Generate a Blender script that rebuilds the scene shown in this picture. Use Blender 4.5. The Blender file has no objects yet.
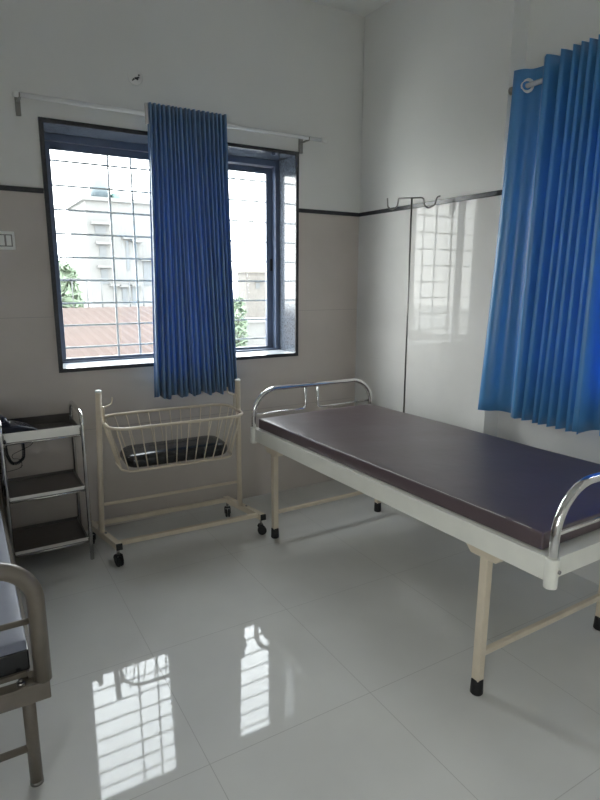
import bpy, bmesh, math, random
from mathutils import Vector, Matrix
random.seed(7)
S = bpy.context.scene
C = S.collection
PI = math.pi

# ---------------------------------------------------------------- camera
R = [[0.86031, 0.10066, -0.49973], [-0.50977, 0.17902, -0.84152], [0.00475, 0.97868, 0.20532]]
cam = bpy.data.objects.new('camera', bpy.data.cameras.new('camera'))
C.objects.link(cam)
m = Matrix(R).to_4x4()
m.translation = Vector((0, 0, 1.5))
cam.matrix_world = m
cam.data.sensor_fit = 'VERTICAL'
cam.data.sensor_height = 24.0
cam.data.lens = 24.0 * 570.0 / 800.0
cam.data.clip_start = 0.02
S.camera = cam

# ---------------------------------------------------------------- light
SKY = 12.0
w = bpy.data.worlds.new('World'); S.world = w; w.use_nodes = True
nt = w.node_tree; nt.nodes.clear()
wo = nt.nodes.new('ShaderNodeOutputWorld'); bg = nt.nodes.new('ShaderNodeBackground')
tc = nt.nodes.new('ShaderNodeTexCoord'); sx = nt.nodes.new('ShaderNodeSeparateXYZ')
cr = nt.nodes.new('ShaderNodeValToRGB')
cr.color_ramp.elements[0].position = 0.0; cr.color_ramp.elements[0].color = (1.0, 0.972, 0.938, 1)
cr.color_ramp.elements[1].position = 0.9; cr.color_ramp.elements[1].color = (0.92, 0.95, 1.0, 1)
nt.links.new(tc.outputs['Generated'], sx.inputs[0]); nt.links.new(sx.outputs['Z'], cr.inputs[0])
nt.links.new(cr.outputs[0], bg.inputs[0]); bg.inputs[1].default_value = SKY
nt.links.new(bg.outputs[0], wo.inputs[0])

def portal(name, loc, rot, sx_, sy_):
    l = bpy.data.lights.new(name, 'AREA'); l.shape = 'RECTANGLE'; l.size = sx_; l.size_y = sy_
    l.cycles.is_portal = True
    o = bpy.data.objects.new(name, l); o.location = loc; o.rotation_euler = rot; C.objects.link(o)
portal('portal_back', (1.24, 3.815, 1.65), (PI / 2 * -1, 0, 0), 1.60, 1.38)      # faces -Y
portal('portal_right', (2.86, 1.25, 1.67), (0, PI / 2, 0), 1.34, 1.44)           # faces -X
portal('portal_left', (-1.195, -0.45, 1.525), (0, -PI / 2, 0), 1.09, 1.24)         # faces +X

S.view_settings.view_transform = 'Standard'
S.view_settings.look = 'None'
S.view_settings.gamma = 1.0
S.view_settings.exposure = 0.47
S.view_settings.use_curve_mapping = False

# ---------------------------------------------------------------- materials
def mat(name, col, rough=0.5, metal=0.0, spec=0.5, noise=0.0, nscale=8.0, coat=0.0, bump=0.0, bscale=60.0, trans=0.0, rvar=0.0):
    M = bpy.data.materials.new(name); M.use_nodes = True
    t = M.node_tree; b = t.nodes['Principled BSDF']
    b.inputs['Base Color'].default_value = (*col, 1); b.inputs['Roughness'].default_value = rough
    b.inputs['Metallic'].default_value = metal; b.inputs['Specular IOR Level'].default_value = spec
    b.inputs['Coat Weight'].default_value = coat
    co = t.nodes.new('ShaderNodeTexCoord')
    n = t.nodes.new('ShaderNodeTexNoise'); n.inputs['Scale'].default_value = nscale; n.inputs['Detail'].default_value = 5
    t.links.new(co.outputs['Object'], n.inputs['Vector'])
    if noise:
        r = t.nodes.new('ShaderNodeValToRGB')
        r.color_ramp.elements[0].position = 0.3; r.color_ramp.elements[1].position = 0.7
        r.color_ramp.elements[0].color = (*[c * (1 - noise) for c in col], 1)
        r.color_ramp.elements[1].color = (*[min(1, c * (1 + noise)) for c in col], 1)
        t.links.new(n.outputs['Fac'], r.inputs[0]); t.links.new(r.outputs[0], b.inputs['Base Color'])
    if rvar:
        mr = t.nodes.new('ShaderNodeMapRange'); mr.inputs['To Min'].default_value = max(0, rough - rvar)
        mr.inputs['To Max'].default_value = rough + rvar
        t.links.new(n.outputs['Fac'], mr.inputs['Value']); t.links.new(mr.outputs[0], b.inputs['Roughness'])
    if bump:
        n2 = t.nodes.new('ShaderNodeTexNoise'); n2.inputs['Scale'].default_value = bscale; n2.inputs['Detail'].default_value = 3
        t.links.new(co.outputs['Object'], n2.inputs['Vector'])
        bp = t.nodes.new('ShaderNodeBump'); bp.inputs['Strength'].default_value = bump; bp.inputs['Distance'].default_value = 0.01
        t.links.new(n2.outputs['Fac'], bp.inputs['Height']); t.links.new(bp.outputs[0], b.inputs['Normal'])
    if trans:
        tr = t.nodes.new('ShaderNodeBsdfTranslucent'); tr.inputs[0].default_value = (*[min(1, c * 1.25) for c in col], 1)
        mx = t.nodes.new('ShaderNodeMixShader'); mx.inputs[0].default_value = trans
        out = [x for x in t.nodes if x.type == 'OUTPUT_MATERIAL'][0]
        t.links.new(b.outputs[0], mx.inputs[1]); t.links.new(tr.outputs[0], mx.inputs[2]); t.links.new(mx.outputs[0], out.inputs[0])
    return M

def tiled(name, col, grout, off, size, axes, rough, spec, gw=0.0022, noise=0.04, nscale=3.0):
    """large polished tiles; joints at off + k*size along the two given axes (object space = world space)"""
    M = mat(name, col, rough, 0, spec)
    t = M.node_tree; b = t.nodes['Principled BSDF']
    co = t.nodes.new('ShaderNodeTexCoord'); s = t.nodes.new('ShaderNodeSeparateXYZ')
    t.links.new(co.outputs['Object'], s.inputs[0])
    def math_(op, a, bb=None):
        q = t.nodes.new('ShaderNodeMath'); q.operation = op
        for i, v in enumerate((a, bb)):
            if v is None: continue
            if isinstance(v, (int, float)): q.inputs[i].default_value = v
            else: t.links.new(v, q.inputs[i])
        return q.outputs[0]
    masks = []
    for ax, o_, sz in zip(axes, off, size):
        v = math_('SUBTRACT', s.outputs[ax], o_ - 50 * sz)
        v = math_('MODULO', v, sz)
        v = math_('MINIMUM', v, math_('SUBTRACT', sz, v))
        masks.append(math_('LESS_THAN', v, gw))
    g = masks[0]
    for k in masks[1:]: g = math_('MAXIMUM', g, k)
    n = t.nodes.new('ShaderNodeTexNoise'); n.inputs['Scale'].default_value = nscale; n.inputs['Detail'].default_value = 6
    t.links.new(co.outputs['Object'], n.inputs['Vector'])
    r = t.nodes.new('ShaderNodeValToRGB')
    r.color_ramp.elements[0].position = 0.3; r.color_ramp.elements[1].position = 0.7
    r.color_ramp.elements[0].color = (*[c * (1 - noise) for c in col], 1)
    r.color_ramp.elements[1].color = (*[min(1, c * (1 + noise)) for c in col], 1)
    t.links.new(n.outputs['Fac'], r.inputs[0])
    mx = t.nodes.new('ShaderNodeMix'); mx.data_type = 'RGBA'
    t.links.new(g, mx.inputs[0]); t.links.new(r.outputs[0], mx.inputs[6]); mx.inputs[7].default_value = (*grout, 1)
    t.links.new(mx.outputs[2], b.inputs['Base Color'])
    mr = t.nodes.new('ShaderNodeMapRange'); mr.inputs['To Min'].default_value = rough; mr.inputs['To Max'].default_value = 0.5
    t.links.new(g, mr.inputs['Value']); t.links.new(mr.outputs[0], b.inputs['Roughness'])
    return M

FLOOR = tiled('floor_tile', (0.66, 0.65, 0.62), (0.46, 0.445, 0.42), (0.54, 1.457), (0.635, 0.635), (0, 1), 0.035, 0.32, gw=0.0013)
TILE_B = tiled('wall_tile_back', (0.56, 0.505, 0.46), (0.36, 0.33, 0.30), (1.295,), (0.665,), (2,), 0.022, 0.55, gw=0.0014, noise=0.05)
TILE_R = tiled('wall_tile_right', (0.70, 0.69, 0.665), (0.66, 0.65, 0.62), (0.96,), (1.0,), (2,), 0.022, 0.20, gw=0.0014, noise=0.05)
PAINT = mat('wall_paint', (0.77, 0.765, 0.735), 0.55, spec=0.3, noise=0.03, nscale=1.5, bump=0.04, bscale=30)
CEIL = mat('ceiling_paint', (0.86, 0.86, 0.83), 0.8, spec=0.2, noise=0.02)
BLACKSTRIP = mat('granite_strip', (0.035, 0.035, 0.04), 0.25, noise=0.3, nscale=120)
CREAM = mat('cream_enamel', (0.68, 0.59, 0.46), 0.33, noise=0.05, nscale=12, coat=0.15)
OFFWHITE = mat('offwhite_enamel', (0.78, 0.77, 0.70), 0.3, noise=0.03, nscale=9, coat=0.2)
DARKCREAM = mat('shaded_cream_enamel', (0.175, 0.15, 0.12), 0.36, noise=0.12, nscale=14)  # cream enamel with the shade on the cot put into its colour
CHROME = mat('polished_steel', (0.72, 0.71, 0.70), 0.12, 1.0, noise=0.04, rvar=0.05)
STEEL = mat('brushed_steel', (0.16, 0.15, 0.145), 0.28, 1.0, noise=0.04, nscale=3)
LIPSTEEL = mat('lit_lip_steel', (0.72, 0.71, 0.68), 0.38, 1.0)  # shelf steel with the light reflected on the lips put into its colour
DSTEEL = mat('dark_steel', (0.27, 0.26, 0.25), 0.32, 1.0, noise=0.1, nscale=20)
RUBBER = mat('black_rubber', (0.012, 0.012, 0.013), 0.55)
PLASTIC = mat('white_plastic', (0.86, 0.86, 0.83), 0.35)
PVC = mat('white_rod_enamel', (0.86, 0.87, 0.86), 0.22, spec=0.6)
BLACKV = mat('black_vinyl', (0.012, 0.012, 0.014), 0.22, bump=0.15, bscale=25)
NAVY = mat('navy_phone_plastic', (0.012, 0.016, 0.035), 0.3)
BRACKET = mat('bracket_metal', (0.30, 0.29, 0.27), 0.45, 0.6)
ALU = mat('blue_grey_aluminium', (0.090, 0.115, 0.175), 0.32, 0.0, spec=0.6, noise=0.05)
GRILLE = mat('grille_enamel', (0.40, 0.41, 0.42), 0.45)
MARBLE = mat('pale_marble', (0.62, 0.64, 0.66), 0.2, noise=0.06)
GRAN = mat('speckled_granite', (0.10, 0.115, 0.14), 0.12, spec=0.6, noise=0.75, nscale=160)
def rexine(name, col, rough):
    M = mat(name, col, rough, spec=0.8, noise=0.12, nscale=5, coat=0.2, bump=0.22, bscale=9, rvar=0.07)
    M.node_tree.nodes['Principled BSDF'].inputs['Coat Roughness'].default_value = 0.42
    return M
REX = rexine('brown_rexine', (0.084, 0.057, 0.063), 0.42)
REX2 = rexine('grey_rexine', (0.21, 0.225, 0.29), 0.55)
SEAM = mat('worn_highlight_seam', (0.42, 0.40, 0.38), 0.5)

def curtain_mat(name, col, trans, tcol):
    M = mat(name, col, 0.34, spec=0.8, noise=0.08, nscale=3, trans=trans)
    M.node_tree.nodes['Principled BSDF'].inputs['Sheen Weight'].default_value = 0.25
    M.node_tree.nodes['Principled BSDF'].inputs['Sheen Roughness'].default_value = 0.4
    tn = [n for n in M.node_tree.nodes if n.type == 'BSDF_TRANSLUCENT'][0]; tn.inputs[0].default_value = (*tcol, 1)   # light filtered by the dyed cloth
    return M
CURT = curtain_mat('blue_satin_cloth', (0.15, 0.27, 0.43), 0.24, (0.04, 0.26, 0.66))
CURT_LIT = curtain_mat('lit_blue_satin_cloth', (0.10, 0.34, 0.66), 0.28, (0.03, 0.29, 0.74))  # same blue satin, the window light on it put into a brighter colour
LINING = mat('white_header_tape', (0.6, 0.58, 0.54), 0.7)

# glass: thin sheet, clear with a Fresnel reflection
GLASS = bpy.data.materials.new('window_glass'); GLASS.use_nodes = True
t = GLASS.node_tree; t.nodes.clear()
o_ = t.nodes.new('ShaderNodeOutputMaterial'); tr = t.nodes.new('ShaderNodeBsdfTransparent'); gl = t.nodes.new('ShaderNodeBsdfGlossy')
fr = t.nodes.new('ShaderNodeFresnel'); mx = t.nodes.new('ShaderNodeMixShader')
ge = t.nodes.new('ShaderNodeNewGeometry'); ir = t.nodes.new('ShaderNodeMapRange')   # same index seen from both faces of the sheet
ir.inputs['To Min'].default_value = 1.45; ir.inputs['To Max'].default_value = 1 / 1.45
t.links.new(ge.outputs['Backfacing'], ir.inputs['Value']); t.links.new(ir.outputs[0], fr.inputs[0])
tr.inputs[0].default_value = (0.93, 0.96, 0.96, 1); gl.inputs['Roughness'].default_value = 0.01
t.links.new(fr.outputs[0], mx.inputs[0]); t.links.new(tr.outputs[0], mx.inputs[1]); t.links.new(gl.outputs[0], mx.inputs[2]); t.links.new(mx.outputs[0], o_.inputs[0])

# ---------------------------------------------------------------- mesh helpers
class MB:
    def __init__(s): s.bm = bmesh.new()
    def box(s, x0, x1, y0, y1, z0, z1, mi=0, rot=None):
        vs = [s.bm.verts.new((x, y, z)) for x in (x0, x1) for y in (y0, y1) for z in (z0, z1)]
        for f in ((0, 1, 3, 2), (4, 6, 7, 5), (0, 4, 5, 1), (2, 3, 7, 6), (0, 2, 6, 4), (1, 5, 7, 3)):
            fc = s.bm.faces.new([vs[i] for i in f]); fc.material_index = mi
        if rot: bmesh.ops.transform(s.bm, matrix=rot, verts=vs)
        return s
    def prism(s, pts, axis, a, b):
        """extrude a closed 2D outline; axis 0: pts=(y,z), 1: (x,z), 2: (x,y)"""
        def P(p, v):
            return ((v, p[0], p[1]), (p[0], v, p[1]), (p[0], p[1], v))[axis]
        A = [s.bm.verts.new(P(p, a)) for p in pts]; B = [s.bm.verts.new(P(p, b)) for p in pts]
        s.bm.faces.new(A); s.bm.faces.new(B[::-1])
        for i in range(len(pts)):
            j = (i + 1) % len(pts); s.bm.faces.new((A[j], A[i], B[i], B[j]))
        return s
    def tube(s, pts, r, n=12, closed=False, cap=True, smooth=True):
        pts = [Vector(p) for p in pts]; N = len(pts)
        rr = r if isinstance(r, (list, tuple)) else [r] * N
        def tan(i):
            a = pts[(i - 1) % N] if (closed or i > 0) else pts[i]
            b = pts[(i + 1) % N] if (closed or i < N - 1) else pts[i]
            return (b - a).normalized()
        T0 = tan(0); ref = Vector((0, 0, 1)) if abs(T0.z) < 0.9 else Vector((1, 0, 0))
        U = T0.cross(ref).normalized(); rings = []
        for i in range(N):
            T = tan(i); U = (U - T * U.dot(T)).normalized(); V = T.cross(U)
            rings.append([s.bm.verts.new(pts[i] + (U * math.cos(2 * PI * k / n) + V * math.sin(2 * PI * k / n)) * rr[i]) for k in range(n)])
        for i in range(N if closed else N - 1):
            A, B = rings[i], rings[(i + 1) % N]
            for k in range(n):
                f = s.bm.faces.new((A[k], A[(k + 1) % n], B[(k + 1) % n], B[k])); f.smooth = smooth
        if cap and not closed:
            s.bm.faces.new(rings[0][::-1]); s.bm.faces.new(rings[-1])
        return s
    def cyl(s, a, b, r, n=20, r2=None):
        return s.tube([a, b], [r, r if r2 is None else r2], n)
    def build(s, name, material, parent=None, bevel=0.0, smooth=False, seg=2):
        bmesh.ops.recalc_face_normals(s.bm, faces=s.bm.faces)
        me = bpy.data.meshes.new(name); s.bm.to_mesh(me); s.bm.free()
        for k in (material if isinstance(material, (list, tuple)) else [material]): me.materials.append(k)
        o = bpy.data.objects.new(name, me); C.objects.link(o)
        if parent is not None: o.parent = parent
        if smooth:
            for p in me.polygons: p.use_smooth = True
        if bevel:
            bv = o.modifiers.new('bevel', 'BEVEL'); bv.width = bevel; bv.segments = seg; bv.limit_method = 'ANGLE'; bv.angle_limit = math.radians(40)
        return o

def arc_pts(pts, r, n=8, closed=False):
    """polyline with rounded corners"""
    pts = [Vector(p) for p in pts]; out = []; N = len(pts)
    rr = r if isinstance(r, (list, tuple)) else [r] * N
    for i in range(N):
        if not closed and i in (0, N - 1): out.append(pts[i]); continue
        a, p, b = pts[(i - 1) % N], pts[i], pts[(i + 1) % N]
        d1 = (a - p).normalized(); d2 = (b - p).normalized(); ang = d1.angle(d2)
        tl = min(rr[i] / math.tan(ang / 2), (a - p).length * 0.49 if closed else (a - p).length * 0.98, (b - p).length * 0.98)
        if closed: tl = min(tl, (b - p).length * 0.49)
        rad = tl * math.tan(ang / 2)
        c = p + (d1 + d2).normalized() * (rad / math.sin(ang / 2))
        s0 = p + d1 * tl - c; s1 = p + d2 * tl - c; tot = s0.angle(s1); ax = s0.cross(s1).normalized()
        for k in range(n + 1): out.append(c + Matrix.Rotation(tot * k / n, 3, ax) @ s0)
    return out

def tag(o, label=None, cat=None, group=None, kind=None):
    if label: o['label'] = label
    if cat: o['category'] = cat
    if group: o['group'] = group
    if kind: o['kind'] = kind
    return o
def empty(name, loc=(0, 0, 0), rz=0):
    o = bpy.data.objects.new(name, None); o.location = loc; o.rotation_euler = (0, 0, rz); o.empty_display_size = 0.1
    C.objects.link(o); return o
def struct(o, label=None): o['kind'] = 'structure'; return tag(o, label)

# ================================================================ SETTING
YB = 3.445; XR = 2.53; XREC = 2.645; YC = 2.19; XL = -0.98; YF = -1.35; ZC = 3.23; ZS = 1.96
struct(MB().box(-1.2, 2.86, -1.56, 3.80, -0.12, 0).build('floor', FLOOR), 'polished pale grey floor tiles')
struct(MB().box(-1.2, 2.86, -1.56, 3.80, ZC, ZC + 0.12).build('ceiling', CEIL))
# back wall with window opening
WX0, WX1, WZ0, WZ1 = 0.455, 2.023, 0.981, 2.323
def wall_pieces(mb, rects_low, rects_high): pass
b = MB()
PY = YB + 0.008
b.box(XL, WX0, YB, 3.80, 0, ZS, 0); b.box(WX1, XR + 0.315, YB, 3.80, 0, ZS, 0); b.box(WX0, WX1, YB, 3.80, 0, WZ0, 0)
b.box(XL, WX0, PY, 3.80, ZS, ZC, 1); b.box(WX1, XR + 0.315, PY, 3.80, ZS, ZC, 1); b.box(WX0, WX1, PY, 3.80, WZ1, ZC, 1)
struct(b.build('wall_back', [TILE_B, PAINT]), 'back wall, beige glossy tiles below and grey paint above')
# right wall: projecting column then recessed wall with a window opening behind the curtain
RY0, RY1, RZ0, RZ1 = 0.55, 1.95, 1.02, 2.32
b = MB()
b.box(XR, 2.845, YC, YB, 0, ZS, 0); b.box(XR + 0.008, 2.845, YC + 0.008, YB, ZS, ZC, 1)
b.box(XREC, XREC + 0.2, RY1, YC, 0, ZS, 0); b.box(XREC, XREC + 0.2, YF, RY0, 0, ZS, 0); b.box(XREC, XREC + 0.2, RY0, RY1, 0, RZ0, 0)
b.box(XREC + 0.008, XREC + 0.2, RY1, YC + 0.008, ZS, ZC, 1); b.box(XREC + 0.008, XREC + 0.2, YF, RY0, ZS, ZC, 1); b.box(XREC + 0.008, XREC + 0.2, RY0, RY1, RZ1, ZC, 1)
struct(b.build('wall_right', [TILE_R, PAINT]), 'right wall with projecting tiled column and recess')
b = MB()
LY0, LY1, LZ0, LZ1 = -1.05, 0.15, 1.00, 2.05
b.box(XL - 0.2, XL, LY1, 3.8, 0, ZS, 0); b.box(XL - 0.2, XL - 0.008, LY1, 3.8, ZS, ZC, 1)
b.box(XL - 0.2, XL, YF, LY0, 0, ZS, 0); b.box(XL - 0.2, XL - 0.008, YF, LY0, ZS, ZC, 1)
b.box(XL - 0.2, XL, LY0, LY1, 0, LZ0, 0); b.box(XL - 0.2, XL - 0.008, LY0, LY1, LZ1, ZC, 1)
struct(b.build('wall_left', [TILE_B, PAINT]))
b = MB()
b.box(XL, XREC, YF - 0.2, YF, 0, ZC, 0)
struct(b.build('wall_front', PAINT))
# dark stone strips on top of the tiles
zs0, zs1 = ZS - 0.014, ZS + 0.012
struct(MB().box(XL, WX0 - 0.002, YB - 0.010, YB + 0.02, zs0, zs1).box(WX1 + 0.002, XR, YB - 0.010, YB + 0.02, zs0, zs1).build('trim_1', BLACKSTRIP, bevel=0.002), 'thin black stone strip on the back wall')
struct(MB().box(XR - 0.010, XR + 0.02, YC, YB - 0.010, zs0, zs1).box(XR - 0.010, XREC, YC - 0.010, YC + 0.02, zs0, zs1).box(XREC - 0.010, XREC + 0.02, RY1, YC - 0.010, zs0, zs1).build('trim_2', BLACKSTRIP, bevel=0.002), 'thin black stone strip on the right wall')
struct(MB().box(XL - 0.02, XL + 0.010, LY1, YB - 0.01, zs0, zs1).build('trim_3', BLACKSTRIP, bevel=0.002))

# ---- windows (local frame: x along wall, y outward, z up; placed on an Empty)
def window(name, origin, rz, W, H, vbars, label, depth=0.355, lined=True, sy=0.24):
    root = empty(name, origin, rz); struct(root, label)
    g = 0.022
    if lined:
        mb = MB()
        mb.box(0, g, 0.0, 0.262, 0, H); mb.box(W - g, W, 0.0, 0.262, 0, H)
        mb.box(g, W - g, 0.0, 0.262, H - g, H); mb.box(g, W - g, 0.0, 0.262, 0, g - 0.004)
        mb.build('window_surround', GRAN, root)
        MB().box(g, W - g, -0.001, 0.262, g - 0.004, g).build('window_sill', MARBLE, root)
        mb = MB()
        mb.box(0, g, -0.012, -0.001, 0, H); mb.box(W - g, W, -0.012, -0.001, 0, H)
        mb.box(g, W - g, -0.012, -0.001, H - g, H); mb.box(g, W - g, -0.012, -0.001, 0, g)
        mb.build('window_edging', BLACKSTRIP, root)
    x0, x1, z0, z1 = g, W - g, g, H - g
    f = 0.030
    mb = MB()
    ya, yb = sy - 0.02, sy + 0.075
    mb.box(x0, x0 + f * 0.5, ya, yb, z0, z1); mb.box(x1 - f, x1, ya, yb, z0, z1)
    mb.box(x0 + f * 0.5, x1 - f, ya, yb, z1 - 0.038, z1); mb.box(x0 + f * 0.5, x1 - f, ya, yb, z0, z0 + 0.010)
    mb.box(x0 + f * 0.5, x1 - f, sy + 0.026, sy + 0.030, z0 + 0.01, z0 + 0.018)
    mb.build('window_frame', ALU, root, bevel=0.0015)
    mid = (x0 + x1) / 2
    for k, (a, c, yy) in enumerate(((x0 + f * 0.5, mid + 0.03, sy - 0.002), (mid - 0.03, x1 - f, sy + 0.034))):
        s = 0.044; y0, y1 = yy, yy + 0.026
        zb, zt = z0 + 0.010, z1 - 0.040
        r_ = empty('window_sash'); r_.parent = root
        mb = MB()
        mb.box(a, a + s, y0, y1, zb, zt); mb.box(c - s, c, y0, y1, zb, zt)
        mb.box(a + s, c - s, y0, y1, zt - 0.040, zt); mb.box(a + s, c - s, y0, y1, zb, zb + 0.016)
        mb.build('sash_rails', ALU, r_, bevel=0.002)
        MB().box(a + s, c - s, yy + 0.011, yy + 0.015, zb + 0.016, zt - 0.04).build('pane', GLASS, r_)
        hx = a + s * 0.22 if k == 0 else c - s * 0.22
        MB().box(hx - 0.009, hx + 0.009, yy - 0.006, yy + 0.002, H * 0.435, H * 0.435 + 0.085).box(hx - 0.004, hx + 0.004, yy - 0.010, yy - 0.004, H * 0.435 + 0.02, H * 0.435 + 0.065).build('sash_lock', RUBBER, r_, bevel=0.002)
    mb = MB()
    yg = depth - 0.035
    z = 0.103
    while z < H - 0.05:
        mb.box(0.0, W, yg - 0.003, yg + 0.003, z - 0.0055, z + 0.0055); z += 0.1365
    for v in vbars: mb.box(v - 0.006, v + 0.006, yg + 0.003, yg + 0.009, 0.0, H)
    mb.build('grille', GRILLE, root)
    return root
window('window_1', (WX0, YB, WZ0), 0, WX1 - WX0, WZ1 - WZ0, (0.415, 0.555, 1.02, 1.16), 'wide sliding window with blue grey frame behind the small curtain')
window('window_2', (XREC, RY1, RZ0), -PI / 2, RY1 - RY0, RZ1 - RZ0, (0.35, 0.49, 0.9, 1.04), 'window behind the large blue curtains', depth=0.19, lined=False, sy=0.07)
window('fill_window', (XL, LY0, LZ0), PI / 2, LY1 - LY0, LZ1 - LZ0, (0.4, 1.0), None, depth=0.19, lined=False, sy=0.07)  # unseen window, added behind the camera to fill the room with daylight

# ================================================================ RIGHT BED
def chrome_end(name, X0, X1, Y, z0, zt, rad, parent, r, material, inner=True, zb=0.735):
    pts = arc_pts([(X0, Y, z0), (X0, Y, zt), (X1, Y, zt), (X1, Y, z0)], rad, 14)
    h = MB().tube(pts, r, 16).build(name, material, parent)
    if inner:
        cx = (X0 + X1) / 2; g = 0.045
        MB().tube(arc_pts([(cx - g, Y, zt), (cx - g, Y, zb), (X0, Y, zb)], 0.022, 6), r * 0.5, 10).build('inner_rail', material, h)
        MB().tube(arc_pts([(cx + g, Y, zt), (cx + g, Y, zb), (X1, Y, zb)], 0.022, 6), r * 0.5, 10).build('inner_rail', material, h)
    return h

BX0, BX1, BY0, BY1 = 1.450, 2.325, 0.965, 2.955
ZR0, ZR1 = 0.590, 0.666
bed = tag(empty('hospital_bed', (0, 0, 0)), 'off-white steel hospital bed with chrome end rails beside the right wall', 'bed', None)
def child_empty_loc(root, loc):
    root.location = loc
bedc = Vector(((BX0 + BX1) / 2, (BY0 + BY1) / 2, 0)); bed.location = bedc
bi = -bedc
def shift(o, v): 
    o.location = v; return o
# parts are modelled in room coordinates, then moved into the bed's frame
def part(mb, name, material, root, off, **k):
    bmesh.ops.translate(mb.bm, vec=off, verts=mb.bm.verts); return mb.build(name, material, root, **k)
for X in (BX0, BX1):
    s = 1 if X == BX0 else -1
    mb = MB().prism([(X, ZR0), (X + s * 0.028, ZR0), (X + s * 0.028, ZR0 + 0.004), (X + s * 0.004, ZR0 + 0.004), (X + s * 0.004, ZR1 - 0.004), (X + s * 0.035, ZR1 - 0.004), (X + s * 0.035, ZR1), (X, ZR1)], 1, BY0 + 0.012, BY1 - 0.012)
    part(mb, 'side_rail', OFFWHITE, bed, bi)
for Y in (BY0, BY1):
    s = 1 if Y == BY0 else -1
    mb = MB().prism([(Y, ZR0 + 0.012), (Y + s * 0.028, ZR0 + 0.012), (Y + s * 0.028, ZR0 + 0.016), (Y + s * 0.004, ZR0 + 0.016), (Y + s * 0.004, ZR1 - 0.004), (Y + s * 0.035, ZR1 - 0.004), (Y + s * 0.035, ZR1), (Y, ZR1)], 0, BX0 + 0.012, BX1 - 0.012)
    part(mb, 'end_rail', OFFWHITE, bed, bi)
part(MB().box(BX0 + 0.006, BX1 - 0.006, BY0 + 0.006, BY1 - 0.006, 0.650, 0.6595), 'bed_deck', OFFWHITE, bed, bi)
for X in (BX0 + 0.004, BX1 - 0.004):
    for Y in (BY0 + 0.004, BY1 - 0.004):
        so = part(MB().cyl((X, Y, ZR0 - 0.015), (X, Y, ZR1 + 0.004), 0.0205, 24), 'corner_socket', OFFWHITE, bed, bi, bevel=0.002)
        sy = -1 if Y < 2 else 1
        part(MB().cyl((X + 0.005, Y + sy * 0.018, ZR1 - 0.035), (X + 0.005, Y + sy * 0.025, ZR1 - 0.035), 0.006, 12), 'screw', DSTEEL, so, bi)
for nm, Y in (('headboard', BY1 - 0.004), ('footboard', BY0 + 0.004)):
    pts = arc_pts([(BX0 + 0.004, Y, ZR0), (BX0 + 0.004, Y, 0.890), (BX1 - 0.004, Y, 0.890), (BX1 - 0.004, Y, ZR0)], 0.155, 16)
    h = part(MB().tube(pts, 0.0145, 18), nm, CHROME, bed, bi); h['label'] = 'chrome tube %s' % nm
    cx = (BX0 + BX1) / 2 - 0.03; g = 0.045; zb = 0.745
    for sg, XX in ((-1, BX0 + 0.004), (1, BX1 - 0.004)):
        part(MB().tube(arc_pts([(cx + sg * g, Y, 0.890), (cx + sg * g, Y, zb), (XX, Y, zb)], 0.022, 6), 0.0065, 10), 'inner_rail', CHROME, h, bi)
LX = (1.512, 2.290); LY = (1.262, 2.795)
for LXi in LX:
    for Y in LY:
        X = LXi + (0.008 if Y < 2 else -0.004)
        lg = part(MB().box(X - 0.0165, X + 0.0165, Y - 0.0165, Y + 0.0165, 0.03, 0.58), 'leg', CREAM, bed, bi, bevel=0.004)
        part(MB().tube([(X, Y, 0), (X, Y, 0.004), (X, Y, 0.058), (X, Y, 0.062)], [0.021, 0.024, 0.022, 0.020], 16), 'rubber_foot', RUBBER, lg, bi)
        mb = MB().prism([(Y - 0.085, 0.590), (Y + 0.085, 0.590), (Y + 0.085, 0.566), (Y + 0.055, 0.535), (Y - 0.055, 0.535), (Y - 0.085, 0.566)], 0, X - 0.022, X + 0.022)
        part(mb, 'leg_bracket', CREAM, lg, bi, bevel=0.002)
for Y in LY:
    part(MB().box(LX[0] + 0.016, LX[1] - 0.016, Y - 0.010, Y + 0.010, 0.150, 0.172), 'cross_bar', CREAM, bed, bi, bevel=0.003)

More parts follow.
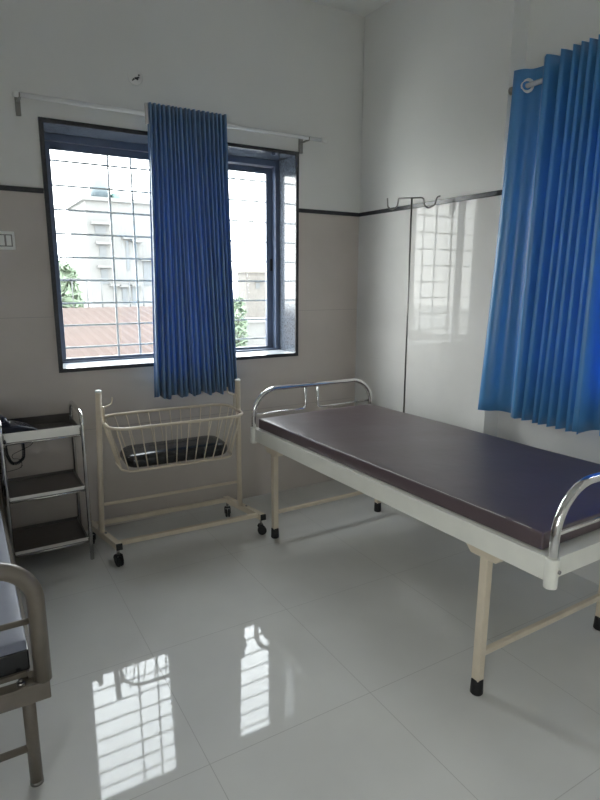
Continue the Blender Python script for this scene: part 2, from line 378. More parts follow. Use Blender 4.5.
def pad(name, x0, x1, y0, y1, z0, z1, material, label, cat, nx=24, ny=48, seed=1, sag=0.004, parent=None, lean=0.0):
    """thin upholstered pad, soft edges, slightly uneven top"""
    rnd = random.Random(seed); ph = [rnd.uniform(0, 6.28) for _ in range(8)]
    bm = bmesh.new(); cx, cy = (x0 + x1) / 2, (y0 + y1) / 2
    def top(x, y):
        return sag * (math.sin(3.1 * x + 2.3 * y + ph[0]) + 0.7 * math.sin(6.3 * y - 2.1 * x + ph[1]) + 0.4 * math.sin(13 * x + 5 * y + ph[2]) + 0.25 * math.sin(19 * y + 7 * x + ph[3])) * 0.5
    T = [[None] * (ny + 1) for _ in range(nx + 1)]; Bt = [[None] * (ny + 1) for _ in range(nx + 1)]
    for i in range(nx + 1):
        for j in range(ny + 1):
            x = x0 + (x1 - x0) * i / nx; y = y0 + (y1 - y0) * j / ny
            T[i][j] = bm.verts.new((x - cx, y - cy, z1 + (top(x, y) if 0 < i < nx and 0 < j < ny else top(x, y) * 0.5 - 0.001)))
            if i in (0, nx) or j in (0, ny): Bt[i][j] = bm.verts.new((x - cx, y - cy, z0))
    for i in range(nx):
        for j in range(ny):
            f = bm.faces.new((T[i][j], T[i + 1][j], T[i + 1][j + 1], T[i][j + 1])); f.smooth = True
    ring = [(i, 0) for i in range(nx)] + [(nx, j) for j in range(ny)] + [(i, ny) for i in range(nx, 0, -1)] + [(0, j) for j in range(ny, 0, -1)]
    for a, q in zip(ring, ring[1:] + ring[:1]):
        f = bm.faces.new((T[a[0]][a[1]], T[q[0]][q[1]], Bt[q[0]][q[1]], Bt[a[0]][a[1]])); f.smooth = False
    bm.faces.new([Bt[a[0]][a[1]] for a in ring][::-1])
    bmesh.ops.recalc_face_normals(bm, faces=bm.faces)
    me = bpy.data.meshes.new(name); bm.to_mesh(me); bm.free(); me.materials.append(material)
    o = bpy.data.objects.new(name, me); C.objects.link(o); o.location = (cx, cy, 0)
    if parent: o.parent = parent
    bv = o.modifiers.new('bevel', 'BEVEL'); bv.width = 0.006; bv.segments = 3; bv.limit_method = 'ANGLE'; bv.angle_limit = math.radians(50)
    tag(o, label, cat); return o
mt = pad('mattress', BX0 + 0.022, BX1 - 0.022, BY0 + 0.055, BY1 - 0.03, 0.6675, 0.726, REX, 'thin dark brown vinyl mattress on the off-white hospital bed', 'mattress')
# worn seam along the near left edge, its crease highlight painted pale
mc = Vector(mt.location)
pp = []
for k in range(41):
    y = BY0 + 0.10 + k * 0.0425
    pp.append(Vector((BX0 + 0.0255, y, 0.7245 + 0.0008 * math.sin(k * 2.1))) - mc)
mb = MB()
mb.tube(pp, [0.0009 + 0.0011 * (0.5 + 0.5 * math.sin(k * 1.7 + math.sin(k * 0.6) * 2)) for k in range(41)], 6)
mb.build('seam', SEAM, mt)['label'] = 'worn seam with a painted highlight'

# the bed stands very slightly raised at its foot end
def lean(o):
    if o.type == 'MESH':
        for v in o.data.vertices:
            v.co.z -= 0.021 * v.co.y * min(1.0, max(0.0, (v.co.z - 0.1) / 0.4))
    for ch in o.children: lean(ch)
lean(bed); lean(mt)
for o in (bed, mt):
    o.rotation_euler = (0, 0, 0.011); o.location.x -= 0.010

# ================================================================ IV ROD
iv = tag(empty('drip_stand', (2.362, 2.70, 0)), 'slim steel drip rod with hooked top rising behind the off-white bed', 'drip stand')
vx, vy = 0.175 / 0.279, -0.217 / 0.279
z = 1.978
def ivp(d, zz): return (vx * d, vy * d, zz)
MB().tube([(0.0, -0.012, 0.585), (0.0, 0.0, z)], 0.0055, 12).build('rod', DSTEEL, iv)
pts = [ivp(-0.145, z + 0.005), ivp(-0.142, z - 0.045), ivp(-0.115, z - 0.062), ivp(-0.085, z - 0.045), ivp(-0.078, z)]
pts += [ivp(-0.075, z), ivp(0.07, z), ivp(0.073, z - 0.045), ivp(0.10, z - 0.062), ivp(0.135, z - 0.045), ivp(0.145, z), ivp(0.165, z + 0.004)]
MB().tube(arc_pts(pts, 0.018, 5), 0.0045, 10).build('hook_bar', DSTEEL, iv)
MB().box(-0.012, 0.012, -0.03, 0.006, 0.58, 0.61).build('clamp', DSTEEL, iv, bevel=0.002)

# ================================================================ BABY CRIB
crib = tag(empty('baby_cradle', (0.985, 3.06, 0), math.radians(-2.5)), 'cream wire basket baby cradle hanging in a wheeled stand under the window', 'cradle')
UX = 0.405
SHX = -0.24
shear = Matrix(((1, SHX, 0, 0), (0, 1, 0, 0), (0, 0, 1, 0), (0, 0, 0, 1)))
def sb(mb, *a, **k):
    bmesh.ops.transform(mb.bm, matrix=shear, verts=mb.bm.verts); return mb.build(*a, **k)
for s in (-1, 1):
    ux = s * UX - (0.012 if s > 0 else -0.010)
    up = MB().cyl((ux - (0.032 if s < 0 else 0), 0, 0.135), (ux, 0, 0.920), 0.0155, 20).build('upright', CREAM, crib)
    MB().tube([(ux, 0, 0.917), (ux, 0, 0.926), (ux, 0, 0.929)], [0.0165, 0.0165, 0.010], 20).build('end_cap', PLASTIC, up)
    sr = sb(MB().box(s * 0.417 - 0.016, s * 0.417 + 0.016, -0.19, 0.19, 0.098, 0.135), 'base_rail', CREAM, crib, bevel=0.002)
    sb(MB().box(s * 0.417 - 0.0155, s * 0.417 + 0.0155, -0.198, -0.189, 0.0985, 0.1345), 'end_plug', RUBBER, sr, bevel=0.002)
    for yy in (-0.03, 0.03):
        sb(MB().cyl((s * 0.417, yy, 0.13), (s * 0.417, yy, 0.141), 0.006, 10), 'bolt', DSTEEL, sr)
    for yy in (-0.172, 0.172):
        # castor: fork and wheel
        x = s * 0.417 + SHX * yy
        cs = MB().cyl((x, yy, 0.062), (x, yy, 0.098), 0.008, 12).build('castor', DSTEEL, crib)
        fk = MB(); w_ = 0.017
        for q in (-1, 1):
            fk.prism([(yy - 0.022, 0.030), (yy + 0.008, 0.020), (yy + 0.020, 0.050), (yy + 0.012, 0.064), (yy - 0.012, 0.064)], 0, x + q * w_ - 0.002, x + q * w_ + 0.002)
        fk.box(x - w_, x + w_, yy - 0.012, yy + 0.013, 0.060, 0.066)
        sw_ = math.radians(75 if (s > 0 and yy < 0) else (20 if yy < 0 else -15))
        SW = Matrix.Translation((x, yy, 0)) @ Matrix.Rotation(sw_, 4, 'Z') @ Matrix.Translation((-x, -yy, 0))
        bmesh.ops.transform(fk.bm, matrix=SW, verts=fk.bm.verts)
        fk.build('fork', RUBBER, cs)
        wh = MB()
        for q in (-0.0085, 0.0085):
            wh.tube([(x + q - 0.006, yy - 0.006, 0.026), (x + q - 0.004, yy - 0.006, 0.026), (x + q + 0.004, yy - 0.006, 0.026), (x + q + 0.006, yy - 0.006, 0.026)], [0.020, 0.026, 0.026, 0.020], 24)
        bmesh.ops.transform(wh.bm, matrix=SW, verts=wh.bm.verts)
        wh.build('wheel', RUBBER, cs)
for yy in (-0.155, 0.158):
    sb(MB().box(-0.41, 0.41, yy - 0.012, yy + 0.012, 0.110, 0.134), 'base_bar', CREAM, crib, bevel=0.002)
MB().cyl((-UX - 0.016, 0, 0.292), (UX - 0.012, 0, 0.292), 0.009, 14).build('stretcher', CREAM, crib)
# basket
RZ, RB = 0.748, 0.500
def loop(hx, hy, zz, rad, n=8):
    return arc_pts([(-hx, -hy, zz), (hx, -hy, zz), (hx, hy, zz), (-hx, hy, zz)], rad, n, closed=True)
HX, HY, hx2, hy2 = 0.376, 0.180, 0.314, 0.130
bk = empty('basket'); bk.parent = crib
top = loop(HX, HY, RZ, 0.10); bot = loop(hx2, hy2, RB, 0.07)
MB().tube(top, 0.0085, 12, closed=True).build('rim', CREAM, bk)
MB().tube(bot, 0.0065, 10, closed=True).build('bottom_ring', CREAM, bk)
def resample(lp, n, off=0.5):
    L = [0]
    for a, q in zip(lp, lp[1:] + lp[:1]): L.append(L[-1] + (q - a).length)
    res = []
    for k in range(n):
        d = ((k + off) / n) * L[-1]
        i = max(j for j in range(len(lp)) if L[j] <= d)
        a, q = lp[i], lp[(i + 1) % len(lp)]
        res.append(a.lerp(q, (d - L[i]) / (L[i + 1] - L[i])))
    return res
NW = 32
for a, q in zip(resample(top, NW, 0.3), resample(bot, NW, 0.3)):
    MB().cyl(a, q, 0.0032, 8).build('wire', CREAM, bk)
for x in (-0.15, 0, 0.15):
    MB().cyl((x, -hy2, RB), (x, hy2, RB), 0.0035, 8).build('floor_wire', CREAM, bk)
for s in (-1, 1):
    hg = MB().tube(arc_pts([(s * HX, -0.022, RZ), (s * HX, -0.022, 0.838), (s * HX, 0.022, 0.838), (s * HX, 0.022, RZ)], 0.02, 6), 0.004, 8)
    hg.build('hanger_loop', CREAM, crib)
    MB().tube(arc_pts([(s * (UX - 0.012), 0, 0.850), (s * (HX + 0.006), 0, 0.832), (s * (HX - 0.02), 0, 0.838), (s * (HX - 0.045), 0, 0.85), (s * (HX - 0.05), 0, 0.885)], 0.014, 6), 0.0042, 8).build('hanger_hook', CREAM, crib)
# pad in the basket
pd = MB()
seg = 26
outl = arc_pts([(-0.292, -0.122, 0), (0.292, -0.122, 0), (0.292, 0.122, 0), (-0.292, 0.122, 0)], 0.06, 6, closed=True)
levels = [(0.508, 0.86), (0.516, 0.95), (0.534, 1.0), (0.550, 1.0), (0.565, 0.95), (0.573, 0.86), (0.577, 0.6), (0.577, 0.25)]
rings = []
for zz, sc in levels:
    rings.append([pd.bm.verts.new((p.x * (1 - (1 - sc) * 0.5), p.y * sc, zz + (0.006 * math.sin(p.x * 14 + zz * 30) if zz > 0.55 else 0))) for p in outl])
for A, B in zip(rings, rings[1:]):
    for k in range(len(A)):
        f = pd.bm.faces.new((A[k], A[(k + 1) % len(A)], B[(k + 1) % len(A)], B[k])); f.smooth = True
pd.bm.faces.new(rings[0][::-1]); f = pd.bm.faces.new(rings[-1]); f.smooth = True
pdo = pd.build('cradle_pad', BLACKV); pdo.location = (0.985, 3.06, 0); pdo.rotation_euler = (0, 0, math.radians(-2.5))
tag(pdo, 'small shiny black vinyl pad lying in the wire cradle', 'cushion')

# ================================================================ STEEL TROLLEY
tr_ = tag(empty('steel_trolley', (0.305, 3.225, 0)), 'three shelf stainless steel trolley in the left corner under the wall switch', 'trolley')
TX, TYf, TYb = 0.190, -0.170, 0.170
for s in (-1, 1):
    MB().tube(arc_pts([(s * TX, TYf, 0.0), (s * TX, TYf, 0.822), (s * TX, TYb, 0.822), (s * TX, TYb, 0.0)], [0, 0.075, 0.050, 0], 8), 0.0105, 14).build('side_frame', CHROME, tr_)
for zz, lip in ((0.108, 0.020), (0.402, 0.020), (0.706, 0.050)):
    mb = MB(); a, c, y0, y1 = -TX + 0.010, TX - 0.010, TYf + 0.006, TYb - 0.006
    mb.box(a, c, y0, y1, zz, zz + 0.003)
    mb.box(a, c, y1 - 0.004, y1, zz + 0.003, zz + lip)
    mb.box(a, a + 0.004, y0, y1, zz + 0.003, zz + lip * 0.8); mb.box(c - 0.004, c, y0, y1, zz + 0.003, zz + lip * 0.8)
    sh = mb.build('shelf', STEEL, tr_)
    MB().box(a, c, y0, y0 + 0.004, zz + 0.003, zz + lip).build('front_lip', LIPSTEEL, sh)
    MB().cyl((-TX, TYf, zz - 0.003), (TX, TYf, zz - 0.003), 0.005, 10).build('shelf_rail', CHROME, sh)
    MB().cyl((-TX, TYb, zz - 0.003), (TX, TYb, zz - 0.003), 0.005, 10).build('shelf_rail', CHROME, sh)

# ================================================================ TELEPHONE
ph = tag(empty('telephone', (0.185, 3.20, 0.7105), math.radians(12)), 'dark navy desk telephone on the top shelf of the steel trolley', 'telephone')
MB().prism([(-0.095, 0), (0.095, 0), (0.095, 0.028), (0.075, 0.040), (0.0, 0.066), (-0.095, 0.072)], 1, -0.09, 0.09).build('base', NAVY, ph, bevel=0.006)
hs = MB()
hs.tube(arc_pts([(-0.06, -0.100, 0.080), (-0.06, -0.06, 0.104), (-0.06, 0.06, 0.104), (-0.06, 0.100, 0.080)], 0.03, 5), 0.014, 12)
hs.cyl((-0.06, -0.078, 0.068), (-0.06, -0.075, 0.095), 0.026, 18); hs.cyl((-0.06, 0.078, 0.068), (-0.06, 0.075, 0.095), 0.026, 18)
hs.build('handset', NAVY, ph)
kp = MB()
for i in range(3):
    for j in range(4):
        x = 0.012 + i * 0.022; y = -0.05 + j * 0.026; zz = 0.0600 - i * 0.0076
        kp.box(x - 0.007, x + 0.007, y - 0.009, y + 0.009, zz - 0.006, zz + 0.004)
kp.build('keypad', NAVY, ph, bevel=0.001)
# coiled cord hanging over the shelf front
cp = []
base = [Vector(p) for p in ((-0.075, -0.10, 0.045), (-0.082, -0.125, 0.0), (-0.08, -0.13, -0.06), (-0.065, -0.13, -0.105), (-0.04, -0.13, -0.118), (-0.005, -0.13, -0.095), (0.0, -0.128, -0.05), (0.0, -0.12, 0.02), (-0.005, -0.08, 0.035))]
sm = arc_pts(base, 0.03, 5)
L = [0]
for a, q in zip(sm, sm[1:]): L.append(L[-1] + (q - a).length)
N = 620
for k in range(N):
    d = L[-1] * k / (N - 1) * 0.9999
    i = max(j for j in range(len(sm) - 1) if L[j] <= d)
    p = sm[i].lerp(sm[i + 1], (d - L[i]) / max(1e-6, L[i + 1] - L[i])); T = (sm[i + 1] - sm[i]).normalized()
    U = T.cross(Vector((0, 1, 0))).normalized(); V = T.cross(U)
    a = k / N * 2 * PI * 62
    cp.append(p + (U * math.cos(a) + V * math.sin(a)) * 0.0062)
MB().tube(cp, 0.0024, 6).build('coiled_cord', RUBBER, ph)
MB().tube(arc_pts([(-0.03, 0.06, 0.01), (0.06, -0.11, 0.012), (0.045, -0.132, -0.03), (-0.05, -0.135, -0.06), (-0.09, -0.13, -0.085), (-0.03, -0.13, -0.09), (0.0, -0.12, -0.115), (-0.02, -0.12, -0.145), (-0.10, -0.11, -0.155), (-0.2, -0.10, -0.15)], 0.04, 6), 0.0016, 6).build('line_cable', RUBBER, ph)

# ================================================================ LEFT BED
LB = Vector((-0.36, 2.49, 0))
lb = tag(empty('steel_cot', LB), 'cream steel cot cut off by the left picture edge', 'bed')
li = -LB
X0, X1, Y0, Y1 = -0.82, 0.092, 1.60, 3.38
for Y in (Y0, Y1 - 0.0):
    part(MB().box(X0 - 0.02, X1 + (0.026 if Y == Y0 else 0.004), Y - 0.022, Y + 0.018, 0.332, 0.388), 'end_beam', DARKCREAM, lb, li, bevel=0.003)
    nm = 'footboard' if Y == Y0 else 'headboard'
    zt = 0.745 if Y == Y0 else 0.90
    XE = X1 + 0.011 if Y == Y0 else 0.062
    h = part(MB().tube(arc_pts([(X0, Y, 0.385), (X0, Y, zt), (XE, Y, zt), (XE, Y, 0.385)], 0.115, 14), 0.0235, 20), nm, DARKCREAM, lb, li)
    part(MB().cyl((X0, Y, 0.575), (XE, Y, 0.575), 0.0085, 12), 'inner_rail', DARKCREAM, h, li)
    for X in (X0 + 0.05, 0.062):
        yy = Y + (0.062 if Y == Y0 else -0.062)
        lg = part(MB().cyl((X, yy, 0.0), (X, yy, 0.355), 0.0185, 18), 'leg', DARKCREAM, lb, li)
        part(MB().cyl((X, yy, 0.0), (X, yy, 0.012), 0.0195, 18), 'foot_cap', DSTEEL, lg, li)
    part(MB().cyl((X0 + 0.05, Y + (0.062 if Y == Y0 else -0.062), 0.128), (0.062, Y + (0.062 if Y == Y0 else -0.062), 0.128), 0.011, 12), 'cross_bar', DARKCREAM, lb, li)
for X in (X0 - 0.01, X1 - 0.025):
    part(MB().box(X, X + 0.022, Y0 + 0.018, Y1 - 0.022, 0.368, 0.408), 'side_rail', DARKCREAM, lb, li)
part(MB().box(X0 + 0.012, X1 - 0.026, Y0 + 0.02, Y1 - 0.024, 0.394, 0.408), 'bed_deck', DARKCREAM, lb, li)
part(MB().cyl((0.045, Y0 - 0.002, 0.388), (0.045, Y0 - 0.002, 0.398), 0.012, 6).cyl((0.045, Y0 - 0.002, 0.398), (0.045, Y0 - 0.002, 0.406), 0.006, 10), 'bolt', DSTEEL, lb, li)
lm = pad('mattress', X0 + 0.01, 0.071, Y0 + 0.03, Y1 - 0.03, 0.409, 0.503, REX2, 'grey vinyl mattress with black edges on the cream cot', 'mattress', seed=4)
part(MB().box(X0 + 0.006, 0.074, Y0 + 0.026, Y1 - 0.026, 0.409, 0.472), 'edge_band', BLACKV, lm, Vector((-lm.location.x, -lm.location.y, 0)), bevel=0.004)['label'] = 'black edge band'

# ================================================================ CURTAINS
def curtain(name, path_top, path_bot, zt, zb, label, group, mat_, rows=26, thick=0.0016, hem=0.0, header=0.0, seed=0, zvar=None):
    """cloth hanging between two plan curves sampled alike"""
    rnd = random.Random(seed)
    cx = sum(p[0] for p in path_top) / len(path_top); cy = sum(p[1] for p in path_top) / len(path_top)
    bm = bmesh.new(); G = []
    n = len(path_top)
    for r in range(rows + 1):
        u = r / rows; row = []
        for k in range(n):
            a, q = path_top[k], path_bot[k]
            e = u ** 1.3
            x = a[0] * (1 - e) + q[0] * e; y = a[1] * (1 - e) + q[1] * e
            zz = zt + (zb + (zvar(k / (n - 1)) if zvar else 0) - zt) * u
            row.append(bm.verts.new((x - cx, y - cy, zz)))
        G.append(row)
    for r in range(rows):
        for k in range(n - 1):
            f = bm.faces.new((G[r][k], G[r][k + 1], G[r + 1][k + 1], G[r + 1][k])); f.smooth = True
    me = bpy.data.meshes.new(name); bm.to_mesh(me); bm.free(); me.materials.append(mat_)
    o = bpy.data.objects.new(name, me); C.objects.link(o); o.location = (cx, cy, 0)
    so = o.modifiers.new('thickness', 'SOLIDIFY'); so.thickness = thick; so.offset = 0
    tag(o, label, 'curtain', group)
    if hem:
        # folded-up hem: a second layer of cloth just behind the lowest part
        bm = bmesh.new(); rr = 3; H = []
        for r in range(rr + 1):
            u = 1 - hem / (zt - zb) * (1 - r / rr); e = u ** 1.3; row = []
            for k in range(n):
                a, q = path_top[k], path_bot[k]
                k0, k1 = max(0, k - 1), min(n - 1, k + 1)
                tx = path_bot[k1][0] - path_bot[k0][0]; ty = path_bot[k1][1] - path_bot[k0][1]; tl = math.hypot(tx, ty) or 1
                x = a[0] * (1 - e) + q[0] * e - cx; y = a[1] * (1 - e) + q[1] * e - cy
                nx_, ny_ = -ty / tl, tx / tl
                row.append(bm.verts.new((x + nx_ * 0.0026 * hemside(o), y + ny_ * 0.0026 * hemside(o), zt + (zb + (zvar(k / (n - 1)) if zvar else 0) - zt) * u)))
            H.append(row)
        for r in range(rr):
            for k in range(n - 1):
                f = bm.faces.new((H[r][k], H[r][k + 1], H[r + 1][k + 1], H[r + 1][k])); f.smooth = True
        me = bpy.data.meshes.new('hem'); bm.to_mesh(me); bm.free(); me.materials.append(mat_)
        h = bpy.data.objects.new('hem', me); C.objects.link(h); h.parent = o
        so = h.modifiers.new('thickness', 'SOLIDIFY'); so.thickness = 0.0014; so.offset = 0
    return o
def hemside(o): return 1.0 if 'window' in o.get('label', '') and False else 1.0

# small curtain over the back window: tight pleats in front of the rod
NF = 18; spp = 14
def pleat(x0, x1, yc, amp, jit, seed, nf=NF):
    rnd = random.Random(seed); ws = [1 + rnd.uniform(-jit, jit) for _ in range(nf)]; tot = sum(ws); P = []; x = x0
    am = [amp * (1 + rnd.uniform(-jit, jit)) for _ in range(nf)]
    for i in range(nf):
        w_ = (x1 - x0) * ws[i] / tot
        for k in range(spp):
            tt = k / spp
            P.append((x + w_ * (tt + 0.10 * math.sin(4 * PI * tt)), yc + am[i] * math.cos(2 * PI * tt)))
        x += w_
    P.append((x1, yc + am[-1])); return P
pt = pleat(0.996, 1.462, 3.312, 0.016, 0.25, 3); pb = pleat(0.958, 1.488, 3.300, 0.026, 0.42, 5)
cz = curtain('curtain', pt, pb, 2.440, 0.808, 'narrow blue pleated curtain hanging at the middle of the back window', None, CURT, hem=0.10, zvar=lambda u: 0.012 * math.sin(u * 40))
# white header tape wrapping round at its left end
MB().box(0.985 - cz.location.x, 0.998 - cz.location.x, 3.315 - cz.location.y, 3.336 - cz.location.y, 2.335, 2.44).build('header_tape', LINING, cz, bevel=0.001)['label'] = 'white header tape at the left end'
rod = tag(empty('curtain_rod', (1.25, 3.345, 2.392)), 'thin white curtain rod above the back window', 'curtain rod')
MB().cyl((-0.905, 0, 0), (0.91, 0, 0), 0.0120, 16).build('rod', PVC, rod)
for s, xx in ((-1, -0.885), (1, 0.79)):
    br = MB().box(xx - 0.012, xx + 0.012, 0.088, 0.1075, -0.075, 0.020).box(xx - 0.007, xx + 0.007, -0.004, 0.09, -0.016, -0.008)
    br.tube(arc_pts([(xx, -0.012, 0.006), (xx, -0.012, -0.013), (xx, 0.012, -0.013), (xx, 0.012, 0.006)], 0.008, 4), 0.004, 8)
    br.build('bracket', BRACKET, rod, bevel=0.001)
MB().tube([(0.885, 0, 0), (0.905, 0, 0), (0.93, 0, 0), (0.935, 0, 0)], [0.014, 0.014, 0.014, 0.009], 16).build('finial', PLASTIC, rod)
MB().tube([(-0.885, 0, 0), (-0.905, 0, 0), (-0.915, 0, 0)], [0.014, 0.014, 0.009], 16).build('finial', PLASTIC, rod)

# large curtains in the right recess
def folds(fronts, xf, xb, spp=14, edge_mid=0.0):
    """plan curve touching x=xf at every given y (front of fold) and xb half way between"""
    P = []
    for i in range(len(fronts) - 1):
        a, q = fronts[i], fronts[i + 1]
        xff = xf[i] if isinstance(xf, (list, tuple)) else xf; xfn = xf[i + 1] if isinstance(xf, (list, tuple)) else xf
        xbk = xb[i] if isinstance(xb, (list, tuple)) else xb
        for k in range(spp):
            tt = k / spp; c_ = (1 - math.cos(2 * PI * tt)) / 2
            xv = xff + (xfn - xff) * tt
            P.append((xv + (xbk - xv) * c_ ** 0.62, a + (q - a) * (tt + 0.06 * math.sin(4 * PI * tt))))
    P.append((xf[-1] if isinstance(xf, (list, tuple)) else xf, fronts[-1])); return P
XF = 2.505
k_ = 2.455 / 2.505
ft = [2.142, 1.958, 1.882, 1.820, 1.780, 1.742, 1.70, 1.655, 1.615]
ft = [ft[0]] + [v * k_ for v in ft[1:]]; XT = [2.505] + [2.455] * 8
fb = [2.195, 1.945, 1.900, 1.835, 1.800, 1.750, 1.70, 1.645, 1.585]
xb1 = [2.57, 2.60, 2.61, 2.585, 2.60, 2.62, 2.59, 2.60]
ca = curtain('curtain', folds(ft, XT, xb1), folds(fb, XF - 0.03, xb1), 2.528, 0.788, 'wide royal blue eyelet curtain beside the column, its left edge showing a ring', 'blue curtains in the right recess', CURT_LIT, hem=0.12, seed=2)
ft2 = [1.622, 1.53, 1.44, 1.37, 1.28, 1.20, 1.12, 1.05, 0.96, 0.88, 0.78]
fb2 = [1.600, 1.46, 1.38, 1.32, 1.24, 1.18, 1.10, 1.03, 0.95, 0.87, 0.76]
cb = curtain('curtain', folds([v * k_ for v in ft2], 2.45, 2.59), folds(fb2, XF - 0.045, 2.585), 2.533, 0.800, 'royal blue curtain at the right picture edge with a curled hem', 'blue curtains in the right recess', CURT_LIT, hem=0.12, seed=3, zvar=lambda u: 0.012 * math.sin(u * 9))
del ca['group']; del cb['group']
RX, RZr = 2.545, 2.452
rod2 = tag(empty('curtain_rod', (RX, 1.35, RZr)), 'white curtain rod through the eyelets of the large blue curtains', 'curtain rod')
MB().cyl((0, -0.85, 0), (0, 0.838, 0), 0.0125, 16).build('rod', PVC, rod2)
MB().tube([(0, 0.815, 0), (0, 0.820, 0), (0, 0.838, 0)], [0.015, 0.019, 0.019], 20).build('end_flange', BRACKET, rod2)
MB().box(-0.01, 0.095, -0.70, -0.68, -0.02, -0.012).box(0.092, 0.104, -0.72, -0.66, -0.05, 0.05).build('bracket', BRACKET, rod2)
# eyelet rings where the cloth crosses the rod
def ring(root, y, ang):
    c0 = Vector((RX, y, RZr)) - Vector((root.location.x, root.location.y, 0))
    d = Vector((math.sin(ang), math.cos(ang), 0))     # in-plane horizontal direction of the cloth
    pts = [c0 + d * (math.cos(2 * PI * k / 28) * 0.027) + Vector((0, 0, math.sin(2 * PI * k / 28) * 0.027)) for k in range(28)]
    MB().tube(pts, 0.0075, 10, closed=True).build('eyelet_ring', PLASTIC, root)
ring(ca, 2.087, -0.85)

# ================================================================ WALL FITTINGS
sw = tag(empty('light_switch', (0.215, YB, 1.697)), 'white switch plate on the back wall left of the window', 'switch')
MB().box(-0.078, 0.078, -0.010, 0.001, -0.047, 0.047).build('plate', PLASTIC, sw, bevel=0.004)
MB().box(-0.066, 0.066, -0.0112, -0.0095, -0.031, 0.031).build('recess', BRACKET, sw)
for k in range(4):
    x = -0.048 + k * 0.032
    MB().box(x - 0.0115, x + 0.0115, -0.0155, -0.009, -0.026, 0.026).build('rocker', PLASTIC, sw, bevel=0.002)
cv = tag(empty('junction_box_cover', (0.975, PY, 2.600)), 'round painted junction box cover with black holes above the back window', 'junction box')
MB().tube([(0, 0.001, 0), (0, -0.0035, 0), (0, -0.0055, 0)], [0.042, 0.042, 0.039], 40).build('cover', PAINT, cv)
hl = MB()
for x, zz, r in ((-0.010, -0.012, 0.005), (0.000, -0.006, 0.006), (0.010, -0.009, 0.006), (0.018, 0.000, 0.005), (0.020, 0.012, 0.005), (-0.016, -0.018, 0.004), (0.010, -0.002, 0.005)):
    hl.cyl((x, -0.0052, zz), (x, -0.0062, zz), r, 10)
hl.build('hole', RUBBER, cv)

# ================================================================ OUTSIDE
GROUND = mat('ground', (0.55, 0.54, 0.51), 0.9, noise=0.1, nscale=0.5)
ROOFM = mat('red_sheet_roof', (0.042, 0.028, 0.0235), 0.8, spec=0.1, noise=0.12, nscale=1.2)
WHITEB = mat('dimmed_white_render', (0.088, 0.088, 0.087), 0.8, noise=0.05, nscale=0.6)  # white render darkened so the strong sky does not clip it
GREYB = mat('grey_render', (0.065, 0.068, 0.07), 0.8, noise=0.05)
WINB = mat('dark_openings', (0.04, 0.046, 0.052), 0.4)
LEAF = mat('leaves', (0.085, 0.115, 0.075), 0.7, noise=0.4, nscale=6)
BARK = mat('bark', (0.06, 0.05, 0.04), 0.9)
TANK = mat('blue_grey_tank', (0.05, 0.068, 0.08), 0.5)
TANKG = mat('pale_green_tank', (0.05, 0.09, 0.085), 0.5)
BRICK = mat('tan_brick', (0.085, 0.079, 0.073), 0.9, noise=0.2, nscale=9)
struct(MB().box(-90, 90, -60, 130, -4.2, -4.0).build('ground', GROUND))
# red sheet roof of the shed just outside
rf = tag(empty('shed', (3, 9, -4.0)), 'shed with a reddish sloping sheet roof below the window', 'building')
mb = MB(); N = 130; xa, xb_ = -5.0, 0.25
def rz_(y): return 4.46 + (y + 3) * 0.105
V0 = []
for i in range(N + 1):
    x = xa + (xb_ - xa) * i / N; h = 0.007 * math.sin(i * PI / 2 * 1.0)
    V0.append([mb.bm.verts.new((x, y, rz_(y) + h)) for y in (-3.0, 2.1)] + [mb.bm.verts.new((x, y, rz_(y) + h - 0.04)) for y in (-3.0, 2.1)])
for A, B in zip(V0, V0[1:]):
    mb.bm.faces.new((A[0], B[0], B[1], A[1])); mb.bm.faces.new((A[2], A[3], B[3], B[2])); mb.bm.faces.new((A[0], A[2], B[2], B[0])); mb.bm.faces.new((A[1], B[1], B[3], A[3]))
mb.build('sheet_roof', ROOFM, rf)
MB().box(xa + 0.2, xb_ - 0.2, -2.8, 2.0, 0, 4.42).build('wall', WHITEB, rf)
MB().box(-1.2, 0.1, -2.95, -2.6, 4.35, 4.62).build('parapet', WHITEB, rf)
# railing at the back of the roof
rl = tag(empty('railing', (3.0, 11.3, -4.0)), 'thin metal railing beyond the red roof', 'railing')
mb = MB()
for i in range(10):
    mb.cyl((-2.2 + i * 0.26, 0, 4.9), (-2.2 + i * 0.26, 0, 5.52), 0.012, 6)
for zz in (4.95, 5.5): mb.cyl((-2.2, 0, zz), (0.25, 0, zz), 0.014, 6)
mb.box(-8, 0.3, -0.1, 0.1, 0, 4.9)
mb.build('bars', GREYB, rl)
def block(name, label, cx, cy, wx, wy, h, m_, wins, extra=None):
    r = tag(empty(name, (cx, cy, -4.0)), label, 'building')
    MB().box(-wx / 2, wx / 2, -wy / 2, wy / 2, 0, h).build('walls', m_, r)
    MB().box(-wx / 2 - 0.1, wx / 2 + 0.1, -wy / 2 - 0.1, wy / 2 + 0.1, h, h + 0.12).build('roof_slab', m_, r)
    for (x, z, w_, h_) in wins:
        wn = MB().box(x - w_ / 2, x + w_ / 2, -wy / 2 - 0.02, -wy / 2 + 0.05, z - h_ / 2, z + h_ / 2).build('window', WINB, r)
        MB().box(x - w_ / 2 - 0.12, x + w_ / 2 + 0.12, -wy / 2 - 0.25, -wy / 2, z + h_ / 2 + 0.03, z + h_ / 2 + 0.11).build('sunshade', m_, wn)
    return r
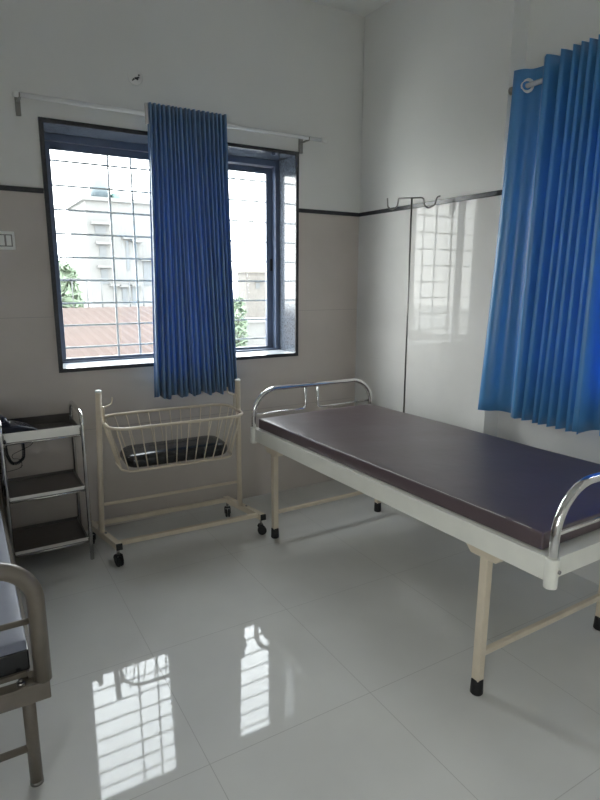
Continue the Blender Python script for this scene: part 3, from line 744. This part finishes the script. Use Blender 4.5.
block('apartment_building', 'tall white apartment block with a water tank on its roof', 5.0, 21.6, 2.3, 3.0, 8.0, WHITEB,
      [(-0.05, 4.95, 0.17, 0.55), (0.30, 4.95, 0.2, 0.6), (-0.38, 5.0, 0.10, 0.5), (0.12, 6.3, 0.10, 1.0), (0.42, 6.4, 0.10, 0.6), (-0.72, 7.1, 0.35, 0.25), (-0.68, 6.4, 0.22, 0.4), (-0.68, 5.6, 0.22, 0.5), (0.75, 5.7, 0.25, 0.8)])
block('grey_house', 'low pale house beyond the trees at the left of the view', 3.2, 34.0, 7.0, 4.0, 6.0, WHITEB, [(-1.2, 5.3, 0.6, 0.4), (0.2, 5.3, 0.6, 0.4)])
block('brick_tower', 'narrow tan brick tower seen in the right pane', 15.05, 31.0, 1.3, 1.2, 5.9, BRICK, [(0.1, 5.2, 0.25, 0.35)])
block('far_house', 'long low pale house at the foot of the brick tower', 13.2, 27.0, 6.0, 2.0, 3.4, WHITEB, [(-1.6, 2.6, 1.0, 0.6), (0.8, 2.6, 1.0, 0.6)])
wt = tag(empty('water_tank', (4.55, 21.0, 4.12)), 'blue grey water tank on the white apartment block', 'water tank')
MB().tube([(0, 0, 0), (0, 0, 0.62), (0, 0, 0.72)], [0.33, 0.33, 0.2], 24).build('tank', TANK, wt)
wt2 = tag(empty('water_tank', (5.05, 21.0, 4.12)), 'small pale green water tank beside the blue grey one', 'water tank')
MB().tube([(0, 0, 0), (0, 0, 0.24), (0, 0, 0.28)], [0.17, 0.17, 0.1], 20).build('tank', TANKG, wt2)
def tree(x, y, zt, rx, label, seed, n=420, base=-4.0):
    rnd = random.Random(seed)
    r = tag(empty('tree', (x, y, base)), label, 'tree')
    H = zt - base
    MB().tube([(0, 0, 0), (0.1, 0, H * 0.4), (0, 0.1, H * 0.75)], [0.16, 0.12, 0.06], 10).build('trunk', BARK, r)
    mb = MB()
    for k in range(n):
        th = rnd.uniform(0, 2 * PI); u = rnd.uniform(-1, 1); rr = rnd.uniform(0.45, 1) ** 0.5
        c = Vector((rx * rr * math.cos(th) * math.sqrt(1 - u * u), rx * rr * math.sin(th) * math.sqrt(1 - u * u), H * 0.66 + u * H * 0.33 * rr))
        s = rnd.uniform(0.12, 0.24); rot = Matrix.Rotation(rnd.uniform(0, 6), 3, 'Z') @ Matrix.Rotation(rnd.uniform(0, 3), 3, 'X')
        for pr in (((-s, 0, 0), (0, -s * 0.45, 0.02), (s, 0, 0), (0, s * 0.45, 0.02)), ((0, -s, 0.03), (-s * 0.4, 0, 0), (0, s, 0.03), (s * 0.4, 0, 0))):
            mb.bm.faces.new([mb.bm.verts.new(c + rot @ Vector(p)) for p in pr])
    lv = mb.build('foliage', LEAF, r)
    so = lv.modifiers.new('thick', 'SOLIDIFY'); so.thickness = 0.01
    return r
tree(2.0, 13.6, 1.95, 0.50, 'leafy green tree left of the white apartment block', 11, 900)
tree(11.45, 25.0, 0.95, 0.36, 'bushy tree beside the brick tower in the right pane', 13, 200)
